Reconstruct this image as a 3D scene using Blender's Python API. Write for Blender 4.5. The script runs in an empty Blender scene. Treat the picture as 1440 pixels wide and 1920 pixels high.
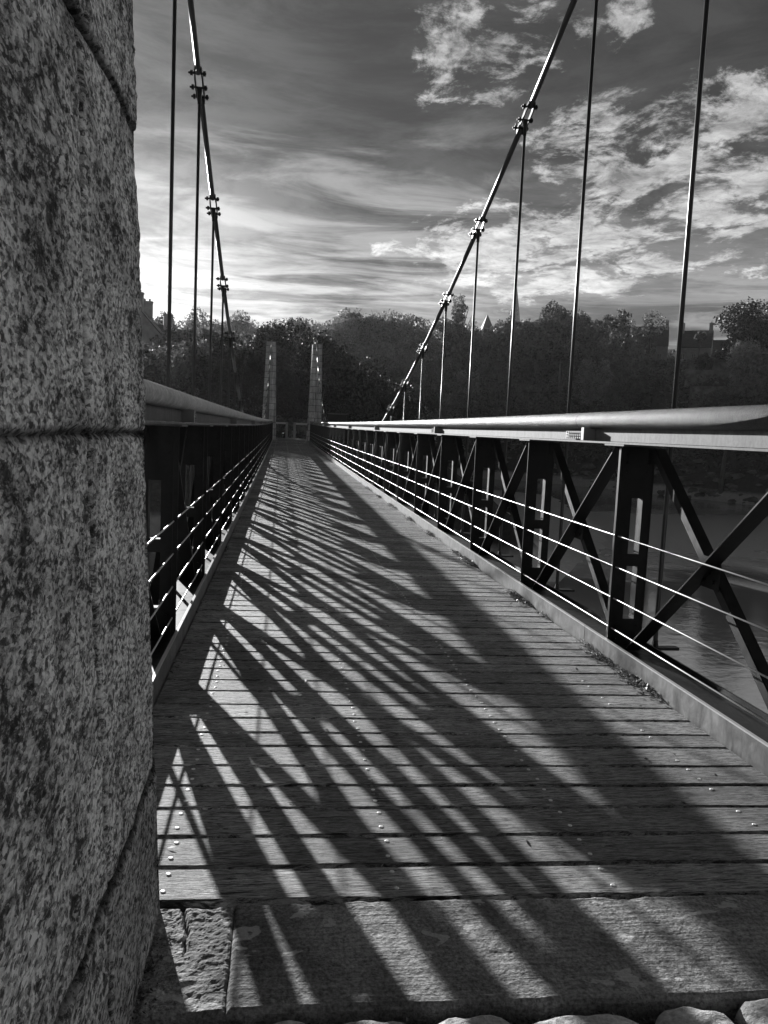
import bpy, math, random
import numpy as np
from mathutils import Vector, Matrix
R = math.radians
sc = bpy.context.scene
C = sc.collection

# ------------------------------------------------------------------ camera
YAW, PITCH, ROLL, FPX = 7.606, -5.750, 2.579, 1489.8
EYE = Vector((0, 0, 1.5))
def cam_axes():
    y, p, r = R(YAW), R(PITCH), R(ROLL)
    w = Vector((math.sin(y)*math.cos(p), math.cos(y)*math.cos(p), math.sin(p)))
    rt = Vector((math.cos(y), -math.sin(y), 0)); u = rt.cross(w)
    c, s = math.cos(r), math.sin(r)
    return c*rt + s*u, -s*rt + c*u, w
cr, cu, cw = cam_axes()
cam = bpy.data.objects.new('camera', bpy.data.cameras.new('camera')); C.objects.link(cam)
cam.matrix_world = Matrix(((cr.x, cu.x, -cw.x, EYE.x), (cr.y, cu.y, -cw.y, EYE.y), (cr.z, cu.z, -cw.z, EYE.z), (0, 0, 0, 1)))
cam.data.sensor_fit = 'HORIZONTAL'; cam.data.sensor_width = 36.0; cam.data.lens = 36.0*FPX/1440.0
cam.data.clip_start = 0.05; cam.data.clip_end = 4000
sc.camera = cam

# ------------------------------------------------------------------ light
SUN_AZ, SUN_EL = 17.2, 11.55            # degrees left of the bridge axis, above the horizon
sd = Vector((-math.sin(R(SUN_AZ))*math.cos(R(SUN_EL)), math.cos(R(SUN_AZ))*math.cos(R(SUN_EL)), math.sin(R(SUN_EL))))
sun = bpy.data.objects.new('sun', bpy.data.lights.new('sun', 'SUN')); C.objects.link(sun)
sun.data.energy = 5.0; sun.data.angle = R(0.5); sun.data.color = (1, 1, 1)
sun.rotation_euler = sd.to_track_quat('Z', 'Y').to_euler(); sun.location = (-10, 20, 30)
sc.view_settings.view_transform = 'Standard'; sc.view_settings.look = 'None'
sc.view_settings.exposure = 0.70; sc.view_settings.gamma = 1.0

# ------------------------------------------------------------------ node helpers
class NT:
    def __init__(s, tree): s.t = tree; s.n = tree.nodes; s.l = tree.links
    def new(s, kind, **kw):
        n = s.n.new(kind)
        for k, v in kw.items(): setattr(n, k, v)
        return n
    def link(s, a, b): s.l.new(a, b)
    def put(s, sock, v):
        if isinstance(v, bpy.types.NodeSocket): s.l.new(v, sock)
        elif v is not None: sock.default_value = v
    def math(s, op, a, b=None, c=None, clamp=False):
        n = s.n.new('ShaderNodeMath'); n.operation = op; n.use_clamp = clamp
        s.put(n.inputs[0], a)
        if b is not None: s.put(n.inputs[1], b)
        if c is not None: s.put(n.inputs[2], c)
        return n.outputs[0]
    def vmath(s, op, a, b=None):
        n = s.n.new('ShaderNodeVectorMath'); n.operation = op
        s.put(n.inputs[0], a)
        if b is not None: s.put(n.inputs[1], b)
        return n.outputs['Value'] if op in ('DOT_PRODUCT', 'LENGTH') else n.outputs[0]
    def noise(s, vec, scale, detail=4, rough=.55, dist=0.0):
        n = s.n.new('ShaderNodeTexNoise'); s.put(n.inputs['Vector'], vec)
        n.inputs['Scale'].default_value = scale; n.inputs['Detail'].default_value = detail
        n.inputs['Roughness'].default_value = rough; n.inputs['Distortion'].default_value = dist
        return n.outputs[0]
    def voro(s, vec, scale, feature='F1'):
        n = s.n.new('ShaderNodeTexVoronoi'); n.feature = feature; s.put(n.inputs['Vector'], vec)
        n.inputs['Scale'].default_value = scale
        return n.outputs['Distance']
    def smooth(s, v, a, b, lo=0.0, hi=1.0):
        n = s.n.new('ShaderNodeMapRange'); n.interpolation_type = 'SMOOTHSTEP'
        s.put(n.inputs[0], v)
        for i, q in enumerate((a, b, lo, hi)): n.inputs[i+1].default_value = q
        return n.outputs[0]
    def lin(s, v, a, b, lo=0.0, hi=1.0):
        n = s.n.new('ShaderNodeMapRange'); s.put(n.inputs[0], v)
        for i, q in enumerate((a, b, lo, hi)): n.inputs[i+1].default_value = q
        return n.outputs[0]
    def mapping(s, vec, scale=(1, 1, 1), loc=(0, 0, 0), rot=(0, 0, 0)):
        n = s.n.new('ShaderNodeMapping'); s.put(n.inputs[0], vec)
        n.inputs['Scale'].default_value = scale; n.inputs['Location'].default_value = loc
        n.inputs['Rotation'].default_value = rot
        return n.outputs[0]
    def mix(s, f, a, b):
        n = s.n.new('ShaderNodeMix'); n.data_type = 'FLOAT'
        s.put(n.inputs[0], f); s.put(n.inputs[2], a); s.put(n.inputs[3], b)
        return n.outputs[0]

# ------------------------------------------------------------------ sky
W = bpy.data.worlds.new('World'); sc.world = W; W.use_nodes = True
t = NT(W.node_tree); t.n.clear()
SKY_STRENGTH = 0.071
sky = t.new('ShaderNodeTexSky', sky_type='NISHITA'); sky.sun_disc = False
sky.sun_elevation = R(SUN_EL); sky.sun_rotation = R(-SUN_AZ); sky.altitude = 0
sky.air_density = 1.0; sky.dust_density = 1.2; sky.ozone_density = 1.0
bw = t.new('ShaderNodeRGBToBW'); t.link(sky.outputs[0], bw.inputs[0])
g = t.new('ShaderNodeTexCoord').outputs['Generated']
sep = t.new('ShaderNodeSeparateXYZ'); t.link(g, sep.inputs[0])
X, Y, Z = sep.outputs
el = t.math('MULTIPLY', t.math('ARCSINE', Z), 57.2958)
az = t.math('MULTIPLY', t.math('ARCTAN2', X, Y), 57.2958)
# cloud layer coordinates: direction projected on a flat layer overhead
zz = t.math('ADD', t.math('MAXIMUM', Z, 0.0), 0.10)
cmb = t.new('ShaderNodeCombineXYZ')
t.link(t.math('DIVIDE', X, zz), cmb.inputs[0]); t.link(t.math('DIVIDE', Y, zz), cmb.inputs[1])
P = cmb.outputs[0]
def blob(a0, e0, wa, we):
    da = t.math('DIVIDE', t.math('SUBTRACT', az, a0), wa)
    de = t.math('DIVIDE', t.math('SUBTRACT', el, e0), we)
    r2 = t.math('ADD', t.math('MULTIPLY', da, da), t.math('MULTIPLY', de, de))
    return t.smooth(r2, 1.0, 0.0)
# broken cumulus on the right
n1 = t.noise(t.mapping(P, (1.0, .75, 1), (3.1, 1.7, 0)), 4.2, 10, .66, .35)
n2 = t.noise(t.mapping(P, (1.0, 1.0, 1), (8.1, 4.7, 2)), 15.0, 7, .68, .5)
area = t.math('MAXIMUM', t.math('MAXIMUM', blob(27, 16.5, 17, 9.0), blob(17, 12.0, 13, 4.5)), t.math('MULTIPLY', blob(14.5, 25.0, 10, 5.5), .64))
area = t.math('MAXIMUM', area, blob(22.5, 26.5, 2.2, 2.0))
area = t.math('MULTIPLY', area, t.smooth(t.math('ADD', el, t.math('MULTIPLY', az, -.12)), 5.0, 8.5))
cum = t.smooth(t.math('ADD', t.math('ADD', n1, t.math('MULTIPLY', n2, .30)), t.math('MULTIPLY', area, .26)), .80, .93)
cum = t.math('MULTIPLY', cum, t.smooth(area, .0, .2))
cumshade = t.lin(t.math('ADD', t.noise(t.mapping(P, (1, 1, 1), (3.4, 1.9, .3)), 8.0, 9, .7, .4), t.math('MULTIPLY', n2, .25)), .45, .78, .25, 1.15)
# invented bright cloud right of the frame, added to light water and pylon
offb = t.smooth(az, 33.5, 43.0)
offb = t.math('MULTIPLY', t.math('MULTIPLY', offb, t.smooth(az, 150.0, 110.0)), t.math('MULTIPLY', t.smooth(el, 5.0, 12.0), t.smooth(el, 44.0, 24.0)))
# long low streaks near the horizon, left and centre
n3 = t.noise(t.mapping(g, (2.2, 2.2, 26.0), (0, 0, 0), (0, R(-5), 0)), 2.3, 8, .62, .8)
streak = t.math('MULTIPLY', t.smooth(n3, .40, .62), t.smooth(el, 14.5, 9.0))
streak = t.math('MULTIPLY', streak, t.smooth(az, 18.0, -2.0, .45, 1.0))
# grey veil
n4 = t.noise(t.mapping(g, (2.0, 2.0, 7.5), (1.3, .4, .2), (0, R(-10), 0)), 2.2, 9, .66, .45)
veil = t.smooth(n4, .38, .62)
base = t.math('MULTIPLY', t.math('POWER', bw.outputs[0], .35), 1.25)
darken = t.mix(t.smooth(el, 3.0, 22.0), 1.0, .34)
darken = t.math('MULTIPLY', darken, t.mix(t.smooth(az, -14.0, 6.0), 1.7, .78))
v = t.math('MULTIPLY', base, darken)
v = t.math('MULTIPLY', v, t.mix(t.smooth(el, 11.0, 22.0), t.mix(veil, .56, 1.5), t.mix(veil, .76, 1.3)))
v = t.math('ADD', v, t.math('MULTIPLY', streak, 3.9))
n5 = t.noise(t.mapping(P, (.55, 1.1, 1), (5.2, 2.2, 1)), 2.6, 9, .6, .7)
mid = t.math('MULTIPLY', t.smooth(n5, .46, .66), t.math('MULTIPLY', blob(3, 14, 22, 10), 1.0))
v = t.math('ADD', v, t.math('MULTIPLY', mid, 2.6))
v = t.math('ADD', v, t.math('MULTIPLY', blob(-14, 9, 16, 11), 2.2))
v = t.math('ADD', v, t.math('MULTIPLY', t.math('MULTIPLY', cum, cumshade), 4.6))
v = t.math('ADD', v, t.math('MULTIPLY', offb, 5.5))
v = t.math('MULTIPLY', v, t.smooth(el, 46.0, 28.5, .16, 1.0))  # unseen sky above the frame dimmed to cut fill light on the deck
v = t.math('MULTIPLY', v, t.smooth(t.math('ABSOLUTE', az), 160.0, 100.0, .45, 1.0))  # unseen sky behind the camera dimmed to cut fill as well
skyval = v
bg = t.new('ShaderNodeBackground'); bg.inputs[1].default_value = SKY_STRENGTH
t.link(skyval, bg.inputs[0])
out = t.new('ShaderNodeOutputWorld'); t.link(bg.outputs[0], out.inputs[0])

# ------------------------------------------------------------------ materials
def mat(name, col=.2, rough=.6, metal=0.0, build=None, spec=.5):
    m = bpy.data.materials.new(name); m.use_nodes = True
    t = NT(m.node_tree); b = m.node_tree.nodes['Principled BSDF']
    b.inputs['Base Color'].default_value = (col, col, col, 1); b.inputs['Roughness'].default_value = rough
    b.inputs['Metallic'].default_value = metal; b.inputs['Specular IOR Level'].default_value = spec
    if build:
        c = t.new('ShaderNodeTexCoord').outputs['Object']
        build(t, b, c)
    return m
def bump(t, b, h, strength, dist):
    n = t.new('ShaderNodeBump'); n.inputs['Strength'].default_value = strength; n.inputs['Distance'].default_value = dist
    t.link(h, n.inputs['Height']); t.link(n.outputs[0], b.inputs['Normal'])

def _wood(t, b, c):
    at = t.new('ShaderNodeAttribute', attribute_name='rnd').outputs['Fac']
    off = t.new('ShaderNodeCombineXYZ'); t.link(t.math('MULTIPLY', at, 37.0), off.inputs[0]); t.link(t.math('MULTIPLY', at, 61.0), off.inputs[2])
    p = t.vmath('ADD', c, off.outputs[0])
    g1 = t.noise(t.mapping(p, (8.0, 90, 20)), 1.3, 7, .78, 1.6)
    g2 = t.noise(t.mapping(p, (22.0, 300, 20)), 1.2, 5, .75, .8)
    big = t.noise(t.mapping(p, (1, 2.2, 1)), 3.0, 6, .65, .6)
    speck = t.noise(t.mapping(p, (1, 1.8, 1)), 21, 4, .6, .6)
    v = t.math('ADD', t.lin(g1, .37, .63, .0, 1.0), t.math('MULTIPLY', t.math('SUBTRACT', g2, .5), 1.2))
    col = t.lin(v, .15, .85, .04, .66)
    col = t.math('MULTIPLY', col, t.lin(big, .32, .66, .6, 1.2))
    col = t.math('MULTIPLY', col, t.lin(at, 0, 1, .62, 1.2))
    split = t.smooth(t.noise(t.mapping(p, (2.6, 60, 5)), 1.3, 3, .55, .8), .62, .66)
    col = t.math('MULTIPLY', col, t.math('SUBTRACT', 1.0, t.math('MULTIPLY', split, .85)))
    patch = t.smooth(speck, .70, .73)       # pale lichen spots
    col = t.mix(t.math('MULTIPLY', patch, .7), col, .6)
    st_ = t.noise(c, 1.1, 6, .65, .5)
    col = t.math('MULTIPLY', col, t.lin(st_, .36, .62, .62, 1.12))
    t.link(col, b.inputs['Base Color'])
    h = t.math('ADD', t.math('MULTIPLY', g1, 1.0), t.math('MULTIPLY', g2, .8))
    bump(t, b, h, 1.0, .009)
    t.link(t.lin(g1, .3, .7, .75, .5), b.inputs['Roughness'])
M_WOOD = mat('weathered_wood', .2, .65, 0, _wood, .35)

def _granite(t, b, c):
    q = t.mapping(c, (.6, .6, 1))
    a = t.noise(q, 60, 6, .75, .15); s = t.noise(c, 4.5, 6, .65, .3)
    fl = t.noise(q, 210, 3, .7, .0); st = t.noise(q, 24, 8, .8, .2)
    vc = t.new('ShaderNodeTexVoronoi'); t.link(q, vc.inputs['Vector']); vc.inputs['Scale'].default_value = 130
    cr = t.new('ShaderNodeRGBToBW'); t.link(vc.outputs['Color'], cr.inputs[0]); crv = cr.outputs[0]
    v = t.math('ADD', t.math('MULTIPLY', t.lin(a, .40, .60, 0, 1), .5), t.math('MULTIPLY', t.lin(crv, .25, .75, 0, 1), .5))
    col = t.lin(v, .15, .8, .10, .95)
    col = t.math('MULTIPLY', col, t.lin(s, .36, .60, .62, 1.12))
    dark = t.smooth(t.math('ADD', st, t.math('MULTIPLY', s, .45)), .70, .62)
    col = t.mix(t.math('MULTIPLY', dark, .88), col, .03)
    at = t.new('ShaderNodeAttribute', attribute_name='grime').outputs['Fac']
    col = t.math('MULTIPLY', col, t.math('SUBTRACT', 1.0, at))
    t.link(col, b.inputs['Base Color'])
    h = t.math('ADD', t.math('MULTIPLY', a, .8), t.math('ADD', t.math('MULTIPLY', st, 1.0), t.math('MULTIPLY', fl, .4)))
    bump(t, b, h, .8, .010)
M_GRANITE = mat('rough_granite', .4, .9, 0, _granite, .2)

def _granite_far(t, b, c):
    a = t.noise(c, 9, 6, .65, .3); st = t.noise(t.mapping(c, (3, 3, .35)), 1.6, 5, .6, .3)
    br = t.new('ShaderNodeTexBrick'); 
    m = t.mapping(c, (1, 1, 1), (0, 0, 0), (R(90), 0, 0)); t.link(m, br.inputs['Vector'])
    br.inputs['Color1'].default_value = (1, 1, 1, 1); br.inputs['Color2'].default_value = (.78, .78, .78, 1); br.inputs['Mortar'].default_value = (.3, .3, .3, 1)
    br.inputs['Scale'].default_value = 1.0; br.inputs['Mortar Size'].default_value = .025
    br.inputs['Brick Width'].default_value = 1.1; br.inputs['Row Height'].default_value = .52
    col = t.math('MULTIPLY', t.lin(a, .3, .7, .5, .85), t.lin(st, .35, .62, .5, 1.1))
    bwn = t.new('ShaderNodeRGBToBW'); t.link(br.outputs[0], bwn.inputs[0])
    t.link(t.math('MULTIPLY', col, bwn.outputs[0]), b.inputs['Base Color'])
    bump(t, b, a, .6, .03)
M_GRANFAR = mat('coursed_granite', .4, .9, 0, _granite_far, .2)

def _steel(t, b, c):
    a = t.noise(c, 14, 5, .6, .4)
    t.link(t.lin(a, .35, .7, .006, .018), b.inputs['Base Color'])
    t.link(t.lin(a, .3, .7, .38, .62), b.inputs['Roughness'])
M_STEEL = mat('dark_painted_steel', .02, .5, 0, _steel, .28)
def _kerb(t, b, c):
    a = t.noise(c, 6, 6, .65, .6); d = t.noise(t.mapping(c, (1, 1, .3)), 20, 4, .6, .3)
    col = t.math('MULTIPLY', t.lin(a, .35, .7, .10, .26), t.lin(d, .3, .7, .6, 1.2))
    t.link(col, b.inputs['Base Color']); bump(t, b, a, .3, .004)
    t.link(t.lin(d, .3, .7, .35, .6), b.inputs['Roughness'])
M_KERB = mat('worn_grey_steel', .2, .5, 0, _kerb, .5)
def _pipe(t, b, c):
    a = t.noise(c, 5, 6, .65, .5); d = t.noise(t.mapping(c, (10, 60, 10), (0, 0, 0), (0, R(25), R(10))), 2.2, 6, .75, .8)
    e = t.noise(c, 150, 4, .7); ch = t.smooth(t.noise(c, 34, 5, .7, .5), .62, .68)
    sp = t.new('ShaderNodeSeparateXYZ'); t.link(c, sp.inputs[0])
    jt = t.smooth(t.math('ABSOLUTE', t.math('SUBTRACT', t.math('MODULO', t.math('ADD', sp.outputs[1], 4.0), 6.0), 4.1)), .022, .012)
    col = t.math('MULTIPLY', t.lin(a, .3, .7, .05, .115), t.lin(d, .3, .7, .45, 1.35))
    col = t.math('MULTIPLY', col, t.math('SUBTRACT', 1.0, t.math('MULTIPLY', ch, .6)))
    col = t.math('MULTIPLY', col, t.math('SUBTRACT', 1.0, t.math('MULTIPLY', jt, .9)))
    t.link(col, b.inputs['Base Color'])
    t.link(t.lin(d, .3, .7, .26, .5), b.inputs['Roughness'])
    bump(t, b, t.math('ADD', t.math('MULTIPLY', d, 1.0), t.math('MULTIPLY', e, .5)), 1.0, .009)
M_PIPE = mat('painted_handrail_pipe', .3, .35, .0, _pipe, .15)
def _pipe_suntone(t, b, c):
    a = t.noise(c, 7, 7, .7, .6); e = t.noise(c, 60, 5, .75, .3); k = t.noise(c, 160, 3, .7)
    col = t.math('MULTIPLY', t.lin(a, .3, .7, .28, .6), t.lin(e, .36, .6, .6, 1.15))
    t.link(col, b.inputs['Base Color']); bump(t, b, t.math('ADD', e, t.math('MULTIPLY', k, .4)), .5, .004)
M_PIPE_SUNTONE = mat('sunlit_tone_handrail', .5, .55, 0, _pipe_suntone, .4)  # same pipe as M_PIPE; sunlight on the left rail put into paler colour
def _web(t, b, c):
    a = t.noise(t.mapping(c, (1, 1, .3)), 12, 5, .65, .4)
    t.link(t.math('MULTIPLY', t.lin(a, .3, .65, .08, .15), t.lin(t.noise(c, 40, 5, .7), .3, .6, .7, 1.15)), b.inputs['Base Color']); bump(t, b, a, .2, .003)
M_CABLE = mat('weathered_cable_steel', .035, .36, 0, None, .4)
M_WEB = mat('chalky_grey_paint', .3, .6, 0, _web, .2)
M_WIRE = mat('galvanised_wire', .6, .4, .35)
M_BOLT = mat('bolt_steel', .30, .45, .2)
M_SCREW = mat('bright_screw', .8, .45, .3)
def _conc(t, b, c):
    a = t.noise(c, 90, 4, .7); s = t.noise(c, 2.6, 6, .6, .4); l = t.noise(t.mapping(c, (1, 26, 1), (0, 0, 0), (0, 0, R(-1.8))), 3, 3, .5, .1)
    sp = t.noise(t.mapping(c, (1, 1.7, 1)), 5.5, 4, .55, .5)
    col = t.math('MULTIPLY', t.lin(a, .3, .7, .10, .50), t.lin(s, .36, .62, .55, 1.25))
    col = t.math('MULTIPLY', col, t.lin(l, .3, .6, .8, 1.08))
    col = t.mix(t.math('MULTIPLY', t.smooth(sp, .615, .63), .75), col, .62)
    col = t.math('MULTIPLY', col, t.mix(t.smooth(t.noise(c, 17, 5, .7, .5), .36, .30), 1.0, .4))
    t.link(col, b.inputs['Base Color'])
    bump(t, b, t.math('ADD', a, t.math('MULTIPLY', l, .8)), .9, .006)
M_CONC = mat('gritty_concrete', .25, .85, 0, _conc, .3)
def _cob(t, b, c):
    a = t.noise(c, 60, 5, .7); s = t.noise(c, 7, 4, .6)
    t.link(t.math('MULTIPLY', t.lin(a, .3, .7, .35, .85), t.lin(s, .3, .7, .6, 1.1)), b.inputs['Base Color']); bump(t, b, t.math('ADD', a, t.math('MULTIPLY', s, 1.5)), .9, .012)
M_COB = mat('pale_cobble', .6, .8, 0, _cob, .3)
def _ground(t, b, c):
    a = t.noise(c, .35, 8, .7, .5); d = t.noise(c, 2.5, 6, .7, .5)
    z = t.new('ShaderNodeSeparateXYZ'); t.link(c, z.inputs[0])
    mud = t.smooth(t.math('ADD', z.outputs[2], t.math('MULTIPLY', a, .8)), -5.0, -5.9)
    land = t.math('MULTIPLY', t.lin(a, .3, .7, .02, .06), t.lin(d, .35, .65, .6, 1.4))
    t.link(t.mix(mud, land, t.lin(d, .3, .7, .38, .62)), b.inputs['Base Color'])
    t.link(t.mix(mud, .95, .3), b.inputs['Roughness'])
    bump(t, b, d, .8, .25)
M_GROUND = mat('bank_earth', .06, .95, 0, _ground, .6)
def _water(t, b, c):
    z = t.new('ShaderNodeSeparateXYZ'); t.link(c, z.inputs[0])
    w1 = t.noise(t.mapping(c, (1, 1.5, 1), (0, 0, 0), (0, 0, R(28))), 1.5, 4, .6, .3)
    w2 = t.noise(t.mapping(c, (1, 1.2, 1), (0, 0, 0), (0, 0, R(-15))), .35, 5, .6, .4)
    # wind-roughened reach in mid river, calm water either side
    gust = t.math('ADD', z.outputs[1], t.math('MULTIPLY', t.noise(c, .06, 4, .6, .5), 26.0))
    zone = t.math('MULTIPLY', t.smooth(gust, 62.0, 80.0), t.smooth(gust, 122.0, 108.0))
    h = t.math('MULTIPLY', w1, t.mix(zone, .22, 5.0))
    h = t.math('ADD', h, t.math('MULTIPLY', w2, .5))
    bump(t, b, h, .6, .07)
    t.link(t.mix(zone, .04, .30), b.inputs['Roughness'])
M_WATER = mat('river_water', .30, .05, 0, _water, .9)
M_WATER.node_tree.nodes['Principled BSDF'].inputs['IOR'].default_value = 2.4
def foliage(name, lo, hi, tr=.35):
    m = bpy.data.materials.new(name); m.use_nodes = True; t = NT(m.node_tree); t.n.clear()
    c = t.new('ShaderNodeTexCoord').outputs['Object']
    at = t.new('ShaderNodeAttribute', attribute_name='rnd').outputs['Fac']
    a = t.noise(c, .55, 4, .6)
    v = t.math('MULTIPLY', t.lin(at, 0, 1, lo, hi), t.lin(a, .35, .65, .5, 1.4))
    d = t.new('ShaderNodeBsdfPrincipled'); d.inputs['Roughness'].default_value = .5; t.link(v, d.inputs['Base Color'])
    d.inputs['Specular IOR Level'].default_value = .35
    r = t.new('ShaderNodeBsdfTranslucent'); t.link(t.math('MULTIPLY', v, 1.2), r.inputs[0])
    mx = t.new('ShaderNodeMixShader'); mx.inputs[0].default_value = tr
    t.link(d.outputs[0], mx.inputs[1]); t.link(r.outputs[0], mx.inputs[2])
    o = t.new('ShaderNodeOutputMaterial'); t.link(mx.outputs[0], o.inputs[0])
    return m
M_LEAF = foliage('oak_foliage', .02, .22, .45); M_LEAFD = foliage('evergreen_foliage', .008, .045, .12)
M_LEAFH = foliage('haze_toned_foliage', .06, .36, .45); M_LEAFP = foliage('pale_foliage', .16, .36, .4); M_LITTER = foliage('dry_leaves', .06, .28, .2)  # M_LEAFH: haze over the far slopes put into paler leaf colour
def _bark(t, b, c):
    a = t.noise(t.mapping(c, (4, 4, .8)), 2, 5, .6); t.link(t.lin(a, .3, .7, .05, .18), b.inputs['Base Color'])
M_BARK = mat('bark', .1, .9, 0, _bark, .2)
def _plaster(t, b, c):
    a = t.noise(c, 1.2, 6, .65); t.link(t.lin(a, .3, .7, .25, .42), b.inputs['Base Color'])
M_WALL = mat('rubble_house_wall', .2, .9, 0, _plaster, .2)
def _slate(t, b, c):
    a = t.noise(t.mapping(c, (1, 1, 5)), 1.5, 5, .6); t.link(t.lin(a, .3, .7, .05, .10), b.inputs['Base Color'])
M_SLATE = mat('slate_roof', .08, .6, 0, _slate, .4)
M_GLASS = mat('window_glass', .02, .08)
M_WHITE = mat('pale_paint', .6, .5)
def _road(t, b, c):
    a = t.noise(c, 3, 6, .7); t.link(t.lin(a, .3, .7, .14, .30), b.inputs['Base Color'])
M_ROAD = mat('gravelly_road', .2, .9, 0, _road, .2)

# ------------------------------------------------------------------ mesh helpers
class MB:
    def __init__(s): s.v = []; s.f = []; s.sm = False
    def add(s, vs, fs):
        n = len(s.v); s.v += [tuple(q) for q in vs]; s.f += [tuple(i+n for i in q) for q in fs]; return s
    def box(s, x0, x1, y0, y1, z0, z1):
        if x0 > x1: x0, x1 = x1, x0
        return s.add([(x0,y0,z0),(x1,y0,z0),(x1,y1,z0),(x0,y1,z0),(x0,y0,z1),(x1,y0,z1),(x1,y1,z1),(x0,y1,z1)],
              [(0,3,2,1),(4,5,6,7),(0,1,5,4),(1,2,6,5),(2,3,7,6),(3,0,4,7)])
    def beam(s, a, b, w, h, side=Vector((1,0,0))):
        # bar from a to b; w along `side`, h across
        a = Vector(a); b = Vector(b); d = (b-a).normalized(); sd = side.normalized(); up = d.cross(sd).normalized()
        vs = []
        for p in (a, b):
            for i, j in ((-1,-1),(1,-1),(1,1),(-1,1)): vs.append(p + sd*(w/2*i) + up*(h/2*j))
        fs = [(0,1,2,3),(7,6,5,4)] + [(i,(i+4),(i+1)%4+4,(i+1)%4) for i in range(4)]
        return s.add(vs, fs)
    def tube(s, pts, r, n=12, cap=True):
        pts = [Vector(p) for p in pts]; rings = []
        rr = r if isinstance(r, (list, tuple)) else [r]*len(pts)
        prev = None; base = len(s.v); vs = []; fs = []
        for i, p in enumerate(pts):
            d = (pts[min(i+1, len(pts)-1)] - pts[max(i-1, 0)]).normalized()
            if prev is None:
                a = Vector((0,0,1)) if abs(d.z) < .9 else Vector((1,0,0))
                u = d.cross(a).normalized()
            else: u = (prev - d*prev.dot(d)).normalized()
            prev = u; w = d.cross(u)
            for k in range(n):
                th = 2*math.pi*k/n; vs.append(p + (u*math.cos(th) + w*math.sin(th))*rr[i])
        for i in range(len(pts)-1):
            for k in range(n):
                fs.append((i*n+k, i*n+(k+1)%n, (i+1)*n+(k+1)%n, (i+1)*n+k))
        if cap: fs.append(tuple(range(n-1, -1, -1))); fs.append(tuple((len(pts)-1)*n+k for k in range(n)))
        return s.add(vs, fs)
    def mesh(s, name, m, smooth=False, bevel=0):
        me = bpy.data.meshes.new(name); me.from_pydata(s.v, [], s.f); me.materials.append(m)
        me.polygons.foreach_set('use_smooth', [smooth]*len(me.polygons))
        me.update(); return me
    def build(s, name, m, parent=None, smooth=False, loc=None):
        o = bpy.data.objects.new(name, s.mesh(name, m, smooth)); C.objects.link(o)
        if parent: o.parent = parent
        if loc: o.location = loc
        return o
def np_mesh(name, verts, faces, m, rnd=None, smooth=False, attr='rnd', dom='FACE'):
    verts = np.asarray(verts, np.float32); faces = np.asarray(faces, np.int32); k = faces.shape[1]
    me = bpy.data.meshes.new(name)
    me.vertices.add(len(verts)); me.vertices.foreach_set('co', verts.ravel())
    me.loops.add(faces.size); me.loops.foreach_set('vertex_index', faces.ravel())
    me.polygons.add(len(faces)); me.polygons.foreach_set('loop_start', np.arange(len(faces), dtype=np.int32)*k)
    me.polygons.foreach_set('loop_total', np.full(len(faces), k, np.int32))
    me.polygons.foreach_set('use_smooth', np.full(len(faces), smooth, bool))
    me.update(calc_edges=True)
    if rnd is not None:
        a = me.attributes.new(attr, 'FLOAT', dom); a.data.foreach_set('value', np.asarray(rnd, np.float32))
    me.materials.append(m); me.validate(); return me
def link(name, me, parent=None, loc=None):
    o = bpy.data.objects.new(name, me); C.objects.link(o)
    if parent: o.parent = parent
    if loc is not None: o.location = loc
    return o
def tag(o, label=None, cat=None, group=None, kind=None):
    if label: o['label'] = label
    if cat: o['category'] = cat
    if group: o['group'] = group
    if kind: o['kind'] = kind
    return o
def thing(name, label, cat, loc=(0,0,0), group=None):
    o = bpy.data.objects.new(name, None); C.objects.link(o); o.location = loc; o.empty_display_size = .3
    return tag(o, label, cat, group)

def vnoise(p, seed=0):
    p = np.asarray(p, float); i = np.floor(p).astype(np.int64); f = p - i; f = f*f*(3-2*f)
    def h(a, b, c):
        n = (a*374761393 + b*668265263 + c*2147483647 + seed*1274126177) & 0xffffffff
        n = ((n ^ (n >> 13))*1274126177) & 0xffffffff
        n = (n ^ (n >> 16)); n = (n*2246822519) & 0xffffffff
        return ((n ^ (n >> 15)) & 0xffffff)/float(0xffffff)
    r = 0
    for dx in (0, 1):
        for dy in (0, 1):
            for dz in (0, 1):
                w = (f[:,0] if dx else 1-f[:,0])*(f[:,1] if dy else 1-f[:,1])*(f[:,2] if dz else 1-f[:,2])
                r = r + w*h(i[:,0]+dx, i[:,1]+dy, i[:,2]+dz)
    return r
def fbm(p, oct=4, seed=0, rough=.5):
    r = 0; a = 1; tot = 0; p = np.asarray(p, float)
    for k in range(oct):
        r = r + a*vnoise(p*(2**k), seed+k*7); tot += a; a *= rough
    return r/tot - .5

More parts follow.
